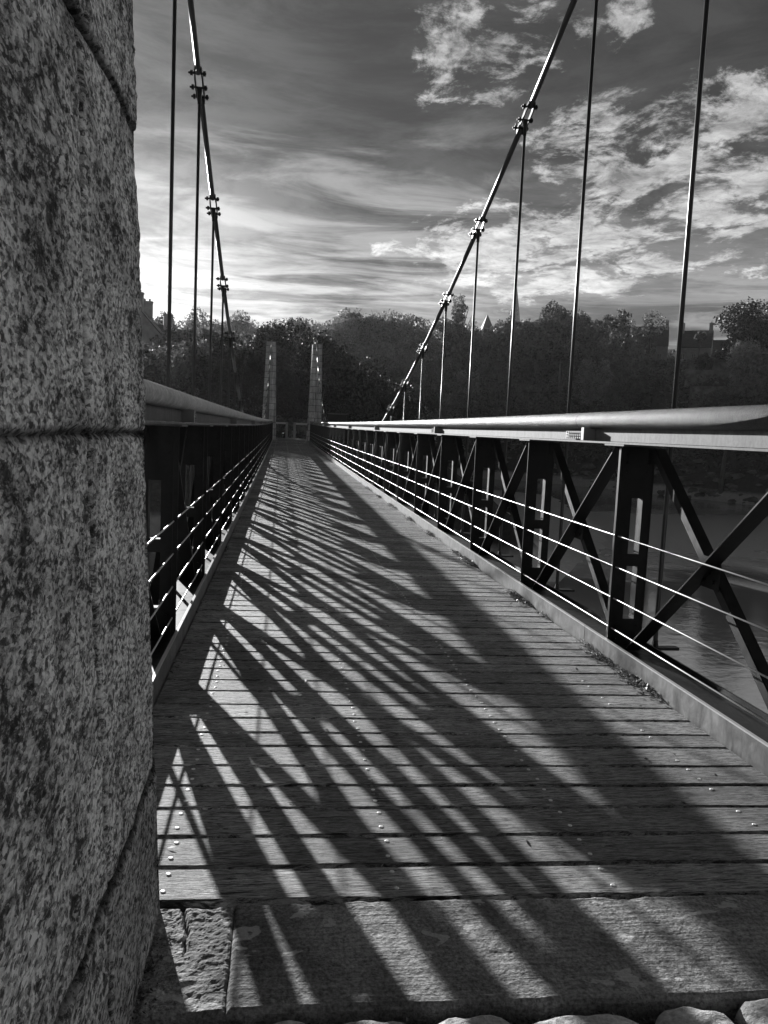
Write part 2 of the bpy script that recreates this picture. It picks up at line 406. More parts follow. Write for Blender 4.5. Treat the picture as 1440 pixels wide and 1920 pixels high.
# ------------------------------------------------------------------ terrain, river
WATER_Z = -7.5
RIVER = [(-260, 8), (-60, 5), (-6, 2.3), (4, 2.3), (60, -8), (260, -40), (260, 40), (170, 62), (110, 92), (77, 116), (69, 132), (62, 150), (52, 165), (30, 172), (-30, 180), (-260, 195),
         (-260, 140), (-30, 136), (20, 140), (38, 132), (44, 123), (33, 75), (27, 62), (17, 47), (12, 52), (8, 60), (0, 63), (-60, 64), (-260, 72)]
RV = np.array(RIVER, float)
def river_sd(P2):
    """signed distance, negative in the water"""
    P2 = np.asarray(P2, float); d = np.full(len(P2), 1e9); ins = np.zeros(len(P2), bool)
    n = len(RV)
    for i in range(n):
        a = RV[i]; b = RV[(i+1) % n]; ab = b-a
        tt = np.clip(((P2-a) @ ab)/(ab @ ab), 0, 1); q = a + tt[:,None]*ab
        d = np.minimum(d, np.hypot(*(P2-q).T))
        cond = ((a[1] > P2[:,1]) != (b[1] > P2[:,1]))
        xi = a[0] + (P2[:,1]-a[1])/(b[1]-a[1]+1e-12)*(b[0]-a[0])
        ins ^= cond & (P2[:,0] < xi)
    return np.where(ins, -d, d)
def sstep(a, b, x): 
    u = np.clip((x-a)/(b-a), 0, 1); return u*u*(3-2*u)
def mid_y(x): return np.interp(x, [-260, -30, 20, 48, 60, 75, 110, 170], [165, 158, 156, 143, 120, 100, 75, 55])
def height(P2):
    P2 = np.asarray(P2, float); sdv = river_sd(P2); x, y = P2.T
    d = np.maximum(sdv, 0)
    q = np.stack([x/14, y/14, x*0], 1)
    # right-hand hill: rocky shore then a long rise
    hill = -7.5 + 2.2*sstep(0, 2.5, d) + .78*np.minimum(d, 26) + .24*np.clip(d-26, 0, 60)
    # far left bank: mud apron, step up to the road level, slow rise far behind
    spit = sstep(10, 22, x)
    left = -7.5 + (1-spit)*7.6*sstep(0, 3.5, d) + spit*(.045*np.minimum(d, 22) + 6.6*sstep(20, 34, d))
    # near bank
    near = -7.5 + 7.35*sstep(0, 2.0, d) + .05*np.clip(-y-20, 0, 60)
    # the river bends behind the far landing: its centre line parts promontory and hillside
    wr = (y > mid_y(x)).astype(float)
    far = left*(1-wr) + hill*wr
    wn = sstep(28, 36, y + np.clip(x, 0, 200)*.12)
    h = near*(1-wn) + far*wn
    h = h + np.where(sdv > 4, (fbm(q, 4, 3)*2.0)*sstep(3, 20, d)*(1-np.exp(-(np.hypot(x-1, np.maximum(y-66, 0))/14)**2)), 0)
    h = np.where((np.abs(x-1) < 9) & (y > 60) & (y < 95) & (sdv > 0), np.minimum(h, .25), h)
    return np.where(sdv < 0, np.maximum(-7.5 + sdv*.25, -10.5), h)
def hz(x, y): return float(height(np.array([[x, y]]))[0])
def axis(parts):
    a = []
    for lo, hi, st in parts: a += list(np.arange(lo, hi, st))
    return np.array(a + [parts[-1][1]])
gx = axis([(-900, -260, 40), (-260, -60, 8), (-60, 120, 2.0), (120, 300, 6), (300, 1200, 50)])
gy = axis([(-300, -40, 20), (-40, 0, 4), (0, 4, .5), (4, 56, 4), (56, 70, 1.0), (70, 150, 2.0), (150, 360, 6), (360, 1600, 60)])
GX, GY = np.meshgrid(gx, gy); P2 = np.stack([GX.ravel(), GY.ravel()], 1); H = height(P2)
ny, nx = GX.shape; ii = np.arange(ny*nx).reshape(ny, nx)
F4 = np.stack([ii[:-1,:-1], ii[:-1,1:], ii[1:,1:], ii[1:,:-1]], -1).reshape(-1, 4)
tag(link('ground', np_mesh('ground', np.column_stack([P2, H]), F4, M_GROUND, smooth=True)), kind='structure')
w = MB(); w.add([(-900,-300,WATER_Z),(1200,-300,WATER_Z),(1200,1600,WATER_Z),(-900,1600,WATER_Z)], [(0,1,2,3)])
tag(w.build('river_water', M_WATER), kind='structure')

# ------------------------------------------------------------------ bridge
LEFT, RIGHT = -.63, 2.28                    # inner faces of the two kerbs
Y0, Y1 = 2.40, 66.6
STEP = 2.045; POST_Y = [5.24 + STEP*k for k in range(-1, 30)]
def dz(y): return .40*(y/66.0)**2 if y > 0 else 0
def sx(side, o): return RIGHT + o if side > 0 else LEFT - o
bridge = thing('suspension_footbridge', 'timber-decked suspension footbridge with dark steel trusses, pipe handrails and rod cables', 'bridge')

rng = random.Random(7)
# planks
V = []; Fc = []; Rn = []; screws = []
y = Y0 + .01; SK = -.030
while y < Y1 - .1:
    wd = rng.choice((.165, .185, .2, .2, .205, .22)); y2 = y + wd; r = rng.random(); n = len(V)
    gap = .020; zt = dz(y) + rng.uniform(-.0008, .0008); tl = rng.uniform(-.0005, .0005); tw = rng.uniform(-.0004, .0004)
    nseg = 24 if y < 9 else 4
    ph = rng.uniform(0, 9)
    prof = [(y, -.05), (y, -.006), (y+.005, 0), (y2-gap-.005, 0), (y2-gap, -.006), (y2-gap, -.05)]
    for i in range(nseg+1):
        xx = LEFT + .012 + (RIGHT-LEFT-.024)*i/nseg
        wob = .0030*math.sin(xx*7+ph) + .0015*math.sin(xx*23+ph*3) if y < 9 else 0
        for (py, pz) in prof:
            e = wob*(1 if py < y+.1 else -1)
            V.append((xx, py + SK*(xx-.4) + e, zt + pz + tw*(xx-.8) + (tl if py > y+.1 else -tl)))
    for i in range(nseg):
        for k in range(5):
            a = n + i*6 + k; Fc.append((a, a+6, a+7, a+1)); Rn.append(r)
        a = n+i*6; Fc.append((a, a+5, a+11, a+6)); Rn.append(r)
    for row in (-.33, .43, 1.17, 1.93):
        for fr in (.24, .74):
            screws.append((row + rng.uniform(-.006, .006), y + fr*wd + SK*(row-.4), zt + .0005))
    y = y2
deck = link('deck', np_mesh('deck', V, Fc, M_WOOD, Rn), bridge)
scm = MB(); 
ring = [(.0, .0)] 
n = 10; vs = [(0,0,.0006)] + [(.0052*math.cos(2*math.pi*k/n), .0052*math.sin(2*math.pi*k/n), .0016) for k in range(n)] + [(.0085*math.cos(2*math.pi*k/n), .0085*math.sin(2*math.pi*k/n), .0012) for k in range(n)] + [(.0085*math.cos(2*math.pi*k/n), .0085*math.sin(2*math.pi*k/n), -.004) for k in range(n)]
fs = [(0, 1+k, 1+(k+1) % n) for k in range(n)] + [(1+k, 1+n+k, 1+n+(k+1) % n, 1+(k+1) % n) for k in range(n)] + [(1+n+k, 1+2*n+k, 1+2*n+(k+1) % n, 1+n+(k+1) % n) for k in range(n)]
scm.add(vs, fs); sme = scm.mesh('screw_head', M_SCREW, True)
screws = [s for s in screws if s[0] < 1.9 or rng.random() < .3]
for i, s in enumerate(screws[:100]): link('screw_head', sme, deck, s)
rest = MB()
for s in screws[100:]:
    rest.add([(v[0]+s[0], v[1]+s[1], v[2]+s[2]) for v in vs], fs)
tag(rest.build('screw_heads', M_SCREW, deck), kind='stuff')

ys = [Y0 + (Y1-Y0)*i/32 for i in range(33)]
def sweep_box(mb, xa, xb, z0, z1, ya=Y0, yb=Y1, n=32):
    pts = [ya + (yb-ya)*i/n for i in range(n+1)]
    if xa > xb: xa, xb = xb, xa
    vs = []; fs = []
    for yy in pts:
        k = dz(yy); vs += [(xa,yy,z0+k),(xb,yy,z0+k),(xb,yy,z1+k),(xa,yy,z1+k)]
    for i in range(n):
        a = i*4
        for j in range(4): fs.append((a+j, a+4+j, a+4+(j+1) % 4, a+(j+1) % 4))
    fs += [(0,1,2,3), (n*4+3, n*4+2, n*4+1, n*4)]
    mb.add(vs, fs)

ZT = 1.487      # underside of the top flange
for side in (1, -1):
    # kerb plates, butted with small gaps
    k = MB(); cap = MB(); yy = Y0 + .04
    while yy < Y1 - .3:
        ye = min(yy + 3.1, Y1 - .05)
        sweep_box(k, sx(side, 0), sx(side, .010), -.05, .128, yy, ye-.008, 3)
        sweep_box(cap, sx(side, -.003), sx(side, .016), .1285, .137, yy, ye-.008, 3)
        yy = ye
    cap.build('kerb_edge', M_WIRE, k.build('kerb', M_KERB, bridge))
    c = MB(); sweep_box(c, sx(side, .012), sx(side, .31), .045, .082); sweep_box(c, sx(side, .30), sx(side, .312), -.10, .11)
    c.build('bottom_chord', M_STEEL, bridge)
    # handrail
    h = MB(); h.tube([(sx(side, .10), q, 1.655 + dz(q)) for q in ys], .064, 28)
    h.build('handrail_pipe', M_PIPE if side > 0 else M_PIPE_SUNTONE, bridge, smooth=True)
    c = MB(); sweep_box(c, sx(side, .118), sx(side, .128), 1.5025, 1.592)
    c.build('rail_web', M_WEB, bridge)
    c = MB(); sweep_box(c, sx(side, 0.0), sx(side, .17), ZT, 1.500)
    for py in POST_Y:
        if py < Y1-.5: q = dz(py); py += .12 if side < 0 else 0; c.box(sx(side, -.006), sx(side, .28), py-.16, py+.16, ZT-.013+q, ZT-.0015+q)
    c.build('top_flange', M_WEB, bridge)
    # guard wires
    for zw in (.21, .42, .64, .855):
        wv = MB(); wv.tube([(sx(side, .047), q, zw + dz(q)) for q in ys], .0052, 8)
        wv.build('guard_wire', M_WIRE, bridge, smooth=True)
    # post
    p = MB(); s = side
    def bx(o0, o1, y0, y1, z0, z1): p.box(min(s*o0, s*o1), max(s*o0, s*o1), y0, y1, z0, z1)
    bx(.022, .054, -.062, -.054, .083, ZT-.0145)
    bx(.056, .0595, -.052, .045, .083, ZT-.0145)
    zt = ZT-.0145
    for yy in (-.040, .033):
        q = yy + .007
        bx(.06, .134, yy, q, .083, zt); bx(.214, .275, yy, q, .083, zt)
        for z0, z1 in ((.083, .27), (.645, .73), (1.12, zt)): bx(.134, .214, yy, q, z0, z1)
    # slot liners
    for z0, z1 in ((.27, .645), (.73, 1.12)):
        bx(.2145, .2175, -.033, .033, z0, z1); bx(.1305, .1335, -.033, .033, z0, z1)
        bx(.134, .214, -.0325, .0325, z0-.004, z0+.001); bx(.134, .214, -.033, .033, z1-.001, z1+.004)
    bx(.276, .280, -.045, .045, .083, zt)
    for zb_ in (.12, .17, .22, 1.30, 1.36, 1.42):
        for ob in (.09, .24): p.tube([(s*ob, -.040, zb_), (s*ob, -.050, zb_)], .009, 6)
    pm = p.mesh('post', M_STEEL)
    # X brace between two posts
    b = MB(); zb, zz1 = .095, zt-.01; ya, yb = .20, STEP-.20
    A0 = Vector((s*.14, yb, zb)); A1 = Vector((s*.14, ya, zz1))   # rises towards the near end
    b.beam(A0, A1, .10, .009)
    d = (A1-A0).normalized(); up = d.cross(Vector((1,0,0))); up = up if up.y > 0 else -up
    b.beam(A0+Vector((s*.055, 0, 0))+up*.027, A1+Vector((s*.055, 0, 0))+up*.027, .008, .058)
    B0 = Vector((s*.235, ya, zb)); B1 = Vector((s*.235, yb, zz1))
    b.beam(B0, B1, .068, .009)
    d = (B1-B0).normalized(); dn = d.cross(Vector((1,0,0))); dn = dn if dn.z < 0 else -dn
    b.beam(B0+Vector((-s*.037, 0, 0))+dn*.025, B1+Vector((-s*.037, 0, 0))+dn*.025, .007, .055)
    ym = (ya+yb)/2; zm = (zb+zz1)/2
    b.box(s*.181, s*.187, ym-.10, ym+.10, zm-.09, zm+.09)
    for yg in (ya-.04, yb+.04): b.box(s*.205, s*.212, yg-.06, yg+.06, zz1-.10, zz1)
    for (dy_, dz_) in ((-.05, -.045), (.05, .045), (.05, -.045), (-.05, .045), (0, 0)):
        b.tube([(s*.181, ym+dy_, zm+dz_), (s*.168, ym+dy_, zm+dz_)], .011, 6)
    bm = b.mesh('cross_brace', M_STEEL)
    ends = [q for q in POST_Y]
    for i, py in enumerate(ends):
        ph_ = .12 if side < 0 else 0.0
        if py < Y1-.3: link('post', pm, bridge, (sx(side, 0), py+ph_, dz(py)))
        if py+STEP < Y1+.3 and i < len(ends)-1: link('cross_brace', bm, bridge, (sx(side, 0), py+ph_, dz(py+1)))
    # splices
    q = MB()
    q.box(0, s*-.012, -.02, .42, 1.512, 1.572)
    for r_ in range(3):
        for j in range(9):
            q.tube([(s*-.012, .02+.043*j, 1.520+.021*r_), (s*-.030, .02+.043*j, 1.520+.021*r_)], .0085, 6)
    q.box(s*.032, s*-.06, -.09, -.04, 1.503, 1.600)
    qm = q.mesh('bolted_splice', M_BOLT)
    for py in ((5.98, 12.0, 19.8, 27.6, 35.4, 43.2, 51, 59) if side > 0 else (6.3, 12.2, 20.6, 28.2, 36, 44, 52, 60)):
        link('bolted_splice', qm, bridge, (sx(side, .085), py, dz(py)))

# cross beams under the deck
cb = MB(); cb.box(LEFT-.55, RIGHT+.55, -.06, .06, -.34, -.10); cbm = cb.mesh('cross_beam', M_STEEL)
for py in POST_Y: link('cross_beam', cbm, bridge, (0, py, dz(py)))
st = MB()
for xo in (-.33, .43, 1.17, 1.93): sweep_box(st, xo-.04, xo+.04, -.099, -.056)
st.build('stringers', M_STEEL, bridge)

# cables: rods linked by bolted clamps, with hangers
MID, CLOW, CCO = 34.5, .43, .0075
def cz(y): return CLOW + CCO*(y-MID)**2
CX = {1: 2.69, -1: -1.0}
cl_cache = {}
for side in (1, -1):
    xs = CX[side]; nodes = [1.45] + POST_Y + [67.55]
    for i in range(len(nodes)-1):
        a = Vector((xs, nodes[i], cz(nodes[i]))); b2 = Vector((xs, nodes[i+1], cz(nodes[i+1])))
        d = (b2-a).normalized(); o1 = .17 if i > 0 else 0; o2 = .17 if i < len(nodes)-2 else 0
        m = MB(); m.tube([a + d*o1 + Vector((-side*.012 if 0 else 0, 0, 0)), b2 - d*o2], .031, 12); m.build('cable_rod', M_CABLE, bridge, smooth=True)
    for i in range(1, len(nodes)-1):
        yy = nodes[i]; N = Vector((xs, yy, cz(yy)))
        sl = math.atan(2*CCO*(yy-MID)); d = Vector((0, math.cos(sl), math.sin(sl))); nrm = Vector((0, -math.sin(sl), math.cos(sl)))
        m = MB()
        for sgn in (-1, 1):
            xo = .040*sgn
            pts = [N + d*(-.24) + Vector((xo*.8,0,0)), N + d*(-.12) + nrm*-.012 + Vector((xo,0,0)), N + nrm*-.022 + Vector((xo,0,0)), N + d*.12 + nrm*-.012 + Vector((xo,0,0)), N + d*.24 + Vector((xo*.8,0,0))]
            for k in range(4): m.beam(pts[k], pts[k+1], .014, .052)
        for off in (-.17, 0.0, .17):
            c0 = N + d*off + (nrm*-.03 if off == 0 else Vector())
            m.tube([c0 + Vector((-.105,0,0)), c0 + Vector((.085,0,0))], .012, 8)
            for xo, L in ((-.085, .026), (.052, .026)): m.tube([c0 + Vector((xo,0,0)), c0 + Vector((xo+L,0,0))], .027, 6)
        m.beam(N + d*.21 + nrm*.03 + Vector((-.05,0,0)), N + d*.21 + nrm*.10 + Vector((-.05,0,0)), .012, .012)
        # hanger eye
        m.tube([N + Vector((0,0,-.03)), N + Vector((0,0,-.20))], [.030, .020], 8)
        m.build('cable_clamp', M_STEEL, bridge)
        zb = dz(yy) + .05
        if N.z - .18 > zb:
            m = MB(); m.tube([(xs, yy, N.z-.15), (xs, yy, zb-.32)], .0165, 10); m.build('hanger', M_CABLE, bridge, smooth=True)
        m = MB(); s = side
        m.box(xs-.02 if s > 0 else xs+.02, xs + s*.17, yy-.03, yy+.03, zb-.008, zb+.012)
        m.box(xs-.10*s, xs-.035*s, yy-.03, yy+.03, zb-.07, zb+.03)
        m.tube([(xs, yy, zb+.012), (xs, yy, zb+.06)], [.024, .018], 6)
        m.tube([(xs-.075*s, yy, zb-.07), (xs-.075*s, yy, zb-.34)], .011, 8)
        m.beam((sx(side, .2), yy, zb-.33), (xs+.05*s, yy, zb-.33), .05, .05, Vector((0,1,0)))
        m.build('hanger_anchor', M_STEEL, bridge)

# ------------------------------------------------------------------ stone pylons
def pylon_mesh(name, res, m, bx0, bx1, by0, by1, hgt, batter, fine):
    """four battered faces of displaced granite blocks, closed with a top"""
    V = []; Fq = []; G = []
    courses = [-.3, .47, 1.47, 2.27, 2.85, 3.4, 4.05, 4.7, 5.35, 6.0, 6.65, 7.3, hgt+.01]
    def face(p00, p10, nrm, wx, fineface):
        st = res if fineface else max(res, .06)
        top = hgt
        nu = max(2, int(wx/st)); zs = []
        z = -.3
        while z < top:
            zs.append(z); z += st if (z < 3.5 or not fineface) else .06
        zs.append(top); zs = np.array(zs)
        us = np.linspace(0, 1, nu+1)
        U, Zm = np.meshgrid(us, zs)
        frac = Zm/hgt
        base = p00[None, None, :]*(1-U)[..., None] + p10[None, None, :]*U[..., None]
        cxy = np.array([(bx0+bx1)/2, (by0+by1)/2])
        sc_ = 1 - batter*Zm*2/np.array([1.0])  # shrink about the centre
        hx, hy = (bx1-bx0)/2, (by1-by0)/2
        px = cxy[0] + (base[..., 0]-cxy[0])*(hx - batter*Zm)/hx
        py = cxy[1] + (base[..., 1]-cxy[1])*(hy - batter*Zm)/hy
        pts = np.stack([px, py, Zm], -1).reshape(-1, 3)
        disp = np.zeros(len(pts)); gr = np.zeros(len(pts))
        if fine:
            f1 = fbm(pts*2.6, 3, 11)*.020 + fbm(pts*np.array([14, 9, 16]), 4, 5, .6)*.016
            f2 = fbm(pts*np.array([50, 34, 62]), 3, 9, .6)*.008
            disp = f1 + f2
            run = pts[:, 1] if abs(nrm[0]) > .5 else pts[:, 0]
            ci = np.searchsorted(courses, pts[:, 2]) 
            wob = fbm(pts*3.2, 3, 2)*.05
            jd = np.full(len(pts), 9.)
            for c_ in courses[1:-1]: jd = np.minimum(jd, np.abs(pts[:, 2]-c_ + wob*.5))
            vj = np.where(ci % 2 == 0, 1.72, 1.68) + wob*.9
            vd = np.abs(run - vj) if abs(nrm[0]) > .5 else np.full(len(pts), 9.)
            vd2 = vd
            disp -= .016*np.exp(-(jd/.009)**2)*(.7+fbm(pts*5, 2, 31)*1.6).clip(.25, 1)
            disp -= .026*np.exp(-(vd2/.011)**2)*(.75+fbm(pts*4, 2, 33)*2.2).clip(.3, 1)
            disp += np.where(ci % 2 == 0, .0, .006) + np.where(pts[:, 2] > 2.27, .016, 0)
            gr = .85*np.exp(-(jd/.013)**2) + .95*np.exp(-(vd2/.010)**2)*(.85+fbm(pts*4, 2, 33)*2).clip(0.35, 1)
            gr = gr + .45*sstep(.52, .40, pts[:, 2]+wob)*sstep(1.55, 1.75, pts[:, 1]) + .3*sstep(.10, -.02, fbm(pts*2.2, 4, 77)-.02*0)*0
            edge = np.minimum(U.ravel(), 1-U.ravel())*wx
            disp -= .014*np.exp(-(edge/.018)**2)
        pts = pts + np.outer(disp, nrm)
        n0 = sum(len(v) for v in V); V.append(pts); G.append(np.clip(gr, 0, .9))
        nr, nc = U.shape; idx = np.arange(nr*nc).reshape(nr, nc)+n0
        Fq.append(np.stack([idx[:-1,:-1], idx[:-1,1:], idx[1:,1:], idx[1:,:-1]], -1).reshape(-1, 4))
    a, b_, c, d = (np.array([bx0, by0, 0.]), np.array([bx1, by0, 0.]), np.array([bx1, by1, 0.]), np.array([bx0, by1, 0.]))
    face(a, b_, np.array([0, -1., 0]), bx1-bx0, False)
    face(b_, c, np.array([1., 0, 0]), by1-by0, fine)
    face(c, d, np.array([0, 1., 0]), bx1-bx0, fine and False)
    face(d, a, np.array([-1., 0, 0]), by1-by0, False)
    V = np.concatenate(V); G = np.concatenate(G); Fq = np.concatenate(Fq)
    hx, hy = (bx1-bx0)/2 - batter*hgt, (by1-by0)/2 - batter*hgt; cx_, cy_ = (bx0+bx1)/2, (by0+by1)/2
    n0 = len(V)
    V = np.vstack([V, [[cx_-hx, cy_-hy, hgt], [cx_+hx, cy_-hy, hgt], [cx_+hx, cy_+hy, hgt], [cx_-hx, cy_+hy, hgt]]]); G = np.append(G, [0]*4)
    Fq = np.vstack([Fq, [[n0, n0+1, n0+2, n0+3]]])
    return np_mesh(name, V, Fq, m, G, smooth=False, attr='grime', dom='POINT')

def saddle(parent, cx_, cy_, z):
    m = MB()
    m.box(cx_-.26, cx_+.26, cy_-.34, cy_+.34, z-.002, z+.06)
    for s in (-1, 1):
        m.box(cx_+s*.08-.02, cx_+s*.08+.02, cy_-.30, cy_+.30, z+.0605, z+.34)
        for q in (-.2, 0, .2): m.tube([(cx_+s*.05, cy_+q, z+.30), (cx_+s*.19, cy_+q, z+.30)], .05, 8)
    for q in (-.16, .16): m.tube([(cx_+.02*q, cy_+q, z+.34), (cx_+q*.5, cy_+q*1.1, z+.52)], .035, 6)
    m.build('cable_saddle', M_STEEL, parent)
PH = 8.15
nearp = thing('stone_pylon', 'massive rough granite pylon close up along the left edge of the picture', 'pylon', (-.95, 1.45, 0))
me = pylon_mesh('shaft', .0065, M_GRANITE, -1.66, -.326, .45, 2.405, PH, .041, True)
sh = link('shaft', me, nearp, (.95, -1.45, 0)); 
saddle(nearp, -1.0+.95, 0, PH)
for sd_, lab in ((-1, 'tapering granite pylon at the far end of the deck, on the left of the gateway'), (1, 'tapering granite pylon at the far end of the deck, on the right of the gateway')):
    x0, x1 = (-1.62, -.40) if sd_ < 0 else (2.16, 3.38)
    p = thing('stone_pylon', lab, 'pylon', ((x0+x1)/2, 67.55, .30), 'granite pylons framing the far end of the bridge')
    me = pylon_mesh('shaft', .25, M_GRANFAR, x0, x1, 66.65, 68.45, PH, .028, False)
    o = link('shaft', me, p, (-(x0+x1)/2, -67.55, 0))
    saddle(p, CX[1]-(x0+x1)/2 if sd_ > 0 else CX[-1]-(x0+x1)/2, 0, PH)
    b = MB(); b.box(-.72, .72, -1.0, 1.0, -.35, .16); b.build('plinth', M_GRANFAR, p)
    xi = x1 if sd_ < 0 else x0
    # backstay rod going down behind the pylon
    b = MB(); cxp = (CX[1] if sd_ > 0 else CX[-1])-(x0+x1)/2
    b.tube([(cxp, .1, PH+.32), (cxp + sd_*.3, 14, .2)], .04, 8); b.build('backstay', M_STEEL, p)

# ------------------------------------------------------------------ abutment and paving under the camera
def slab_grid(name, x0, x1, y0, y1, z, st, amp, seed, m, edge=.006, cut=None, thick=.25):
    nx_, ny_ = int((x1-x0)/st)+1, int((y1-y0)/st)+1
    X_, Y_ = np.meshgrid(np.linspace(x0, x1, nx_), np.linspace(y0, y1, ny_))
    p = np.stack([X_.ravel(), Y_.ravel(), np.full(X_.size, z)], 1)
    d = fbm(p*18, 4, seed, .6)*amp + fbm(p*70, 3, seed+3, .6)*amp*.5
    ex = np.minimum(np.minimum(p[:,0]-x0, x1-p[:,0]), np.minimum(p[:,1]-y0, y1-p[:,1]))
    d = d - .012*np.exp(-(ex/edge)**2)
    if cut is not None: d = d + cut(p)
    # ragged far edge
    e = np.exp(-((y1-p[:,1])/.03)**2); 
    p[:,1] -= e*(np.abs(fbm(np.stack([p[:,0]*6, p[:,0]*0, p[:,0]*0], 1), 4, seed+9, .65))*.06)
    s0 = np.exp(-((p[:,1]-y0)/.02)**2); p[:,1] += s0*fbm(np.stack([p[:,0]*9, p[:,0]*0+3, p[:,0]*0], 1), 3, seed+5, .6)*.012
    p[:,1] += SK*(p[:,0]-.4)*.9
    p[:,2] += d
    idx = np.arange(nx_*ny_).reshape(ny_, nx_); f = np.stack([idx[:-1,:-1], idx[:-1,1:], idx[1:,1:], idx[1:,:-1]], -1).reshape(-1, 4)
    # skirt
    rim = list(idx[0,:]) + list(idx[1:,-1]) + list(idx[-1,:-1][::-1]) + list(idx[1:-1,0][::-1])
    n0 = len(p); low = p[rim].copy(); low[:,2] = z-thick; p = np.vstack([p, low]); k = len(rim)
    sk = np.array([[rim[i], n0+i, n0+(i+1) % k, rim[(i+1) % k]] for i in range(k)])
    return np_mesh(name, p, np.vstack([f, sk]), m, smooth=False)
tag(link('pavement', slab_grid('pavement', -.095, 3.4, 1.915, 2.395, .004, .0075, .006, 3, M_CONC)), kind='structure')
def crack(p):
    q = p.copy(); q[:,2] = 0
    l1 = np.abs((p[:,0]+.245) + fbm(q*6, 3, 8)*.06 + (p[:,1]-2.3)*.18); a = np.exp(-(l1/.0045)**2)*sstep(2.10, 2.22, p[:,1])*.6
    return -.03*a + fbm(q*7, 3, 21)*.008
tag(link('threshold_stone', slab_grid('threshold_stone', -.345, -.092, 1.915, 2.385, .000, .0065, .012, 6, M_CONC, cut=crack)), kind='structure')
ab = MB(); ab.box(-1.9, 4.4, -6, 1.86, -8.5, -.07); ab.box(-1.9, 4.4, 1.861, 2.37, -8.5, -.26)
tag(ab.build('abutment', M_GRANFAR), 'coursed granite abutment carrying the near end of the footbridge above the river', 'abutment')
ab2 = MB(); ab2.box(-3.6, 5.4, 66.62, 71, -8.4, .28)
tag(ab2.build('abutment', M_GRANFAR), 'granite abutment below the two small far pylons', 'abutment')
# earth joint and cobbles
V = []; Fq = []; rr = np.random.RandomState(4)
cob = MB()
def stone(cx_, cy_, w_, d_, h_, sd_):
    nu, nv = 30, 12; vs = []; fs = []
    for j in range(nv+1):
        ph = math.pi/2*j/nv
        for i in range(nu):
            th = 2*math.pi*i/nu; ca, sa = math.cos(th), math.sin(th)
            r_ = (abs(ca)**3.2 + abs(sa)**3.2)**(-1/3.2)*(1+.06*math.sin(3*th+sd_))
            k = math.cos(ph)**.30 if j < nv else 0.02
            vs.append((cx_ + w_/2*r_*k*ca, cy_ + d_/2*r_*k*sa, -.065 + h_*math.sin(ph)**.7 + .004*math.sin(5*th+sd_*2)*math.cos(ph) + .003*math.sin(9*th*k+sd_)))
    for j in range(nv):
        for i in range(nu): fs.append((j*nu+i, j*nu+(i+1) % nu, (j+1)*nu+(i+1) % nu, (j+1)*nu+i))
    fs.append(tuple(nv*nu+i for i in range(nu)))
    cob.add(vs, fs)
yy = 1.775
while yy > -1.2:
    xx = -.3 + rr.rand()*.2
    while xx < 3.2:
        w_ = .2 + rr.rand()*.14; stone(xx+w_/2, yy + rr.rand()*.03, w_*.94, .185, .066 + rr.rand()*.010, rr.rand()*6); xx += w_
    yy -= .2
tag(cob.build('cobbled_paving', M_COB, smooth=True), kind='structure')

# ------------------------------------------------------------------ loose leaves and moss
def leaf_quads(pts, size, rs, flat=.5, curl=True):
    n = len(pts); a = rs.rand(n)*2*np.pi; nrm = rs.randn(n, 3); nrm[:,2] = np.abs(nrm[:,2]) + flat; nrm /= np.linalg.norm(nrm, axis=1)[:,None]
    t1 = np.stack([np.cos(a), np.sin(a), np.zeros(n)], 1); t1 -= nrm*(t1*nrm).sum(1)[:,None]; t1 /= np.linalg.norm(t1, axis=1)[:,None]
    t2 = np.cross(nrm, t1); s = (size*(.5+rs.rand(n)))[:,None]
    q = np.stack([pts - t1*s, pts - t2*s*.45, pts + t1*s, pts + t2*s*.5], 1).reshape(-1, 3)
    return q, np.arange(4*n).reshape(n, 4)
rs = np.random.RandomState(12); pts = []
for yc in np.arange(2.6, 22, .02):
    dens = max(0, math.sin(yc*2.9)+.55*math.sin(yc*7.1+1)+.35*math.sin(yc*15)) * (1 if yc < 10 else .4)
    for k in range(int(dens*14)):
        pts.append((RIGHT - abs(rs.randn())*.04 - .004, yc + rs.rand()*.02, dz(yc) + .004 + rs.rand()*.030))
for yc in np.arange(2.6, 14, .05):
    if math.sin(yc*4.1) > .55:
        for k in range(3): pts.append((LEFT + abs(rs.randn())*.03 + .01, yc + rs.rand()*.05, dz(yc)+.005+rs.rand()*.01))
q, f = leaf_quads(np.array(pts), .012, rs)
tag(link('leaf_litter', np_mesh('leaf_litter', q, f, M_LITTER, rs.rand(len(f)))), 'dry leaf litter and moss gathered against the kerb of the bridge', 'leaf litter', kind='stuff')
pts = np.array([(rs.uniform(LEFT+.05, RIGHT-.05), y_, dz(y_) + .004) for y_ in 2.5 + rs.rand(170)**1.6*22])
q, f = leaf_quads(pts, .014, rs, 3.0)
tag(link('fallen_leaves', np_mesh('fallen_leaves', q, f, M_LITTER, rs.rand(len(f)))), 'small dry leaves and crumbs scattered over the deck boards', 'leaves', kind='stuff')
# grass and crumbs along the slab edges
pts = []
for k in range(1500):
    x = rs.uniform(-.3, 2.6); pts.append((x, 1.885 + rs.randn()*.022 + SK*(x-.4), -.045 + rs.rand()*.02))
for k in range(260):
    pts.append((-.335 + abs(rs.randn())*.03, rs.uniform(1.8, 2.25), .0 + rs.rand()*.006))
q, f = leaf_quads(np.array(pts), .007, rs, 0.0)
tag(link('weeds', np_mesh('weeds', q, f, M_LITTER, rs.rand(len(f)))), 'small weeds and crumbs in the joint before the concrete slab', 'weeds', kind='stuff')

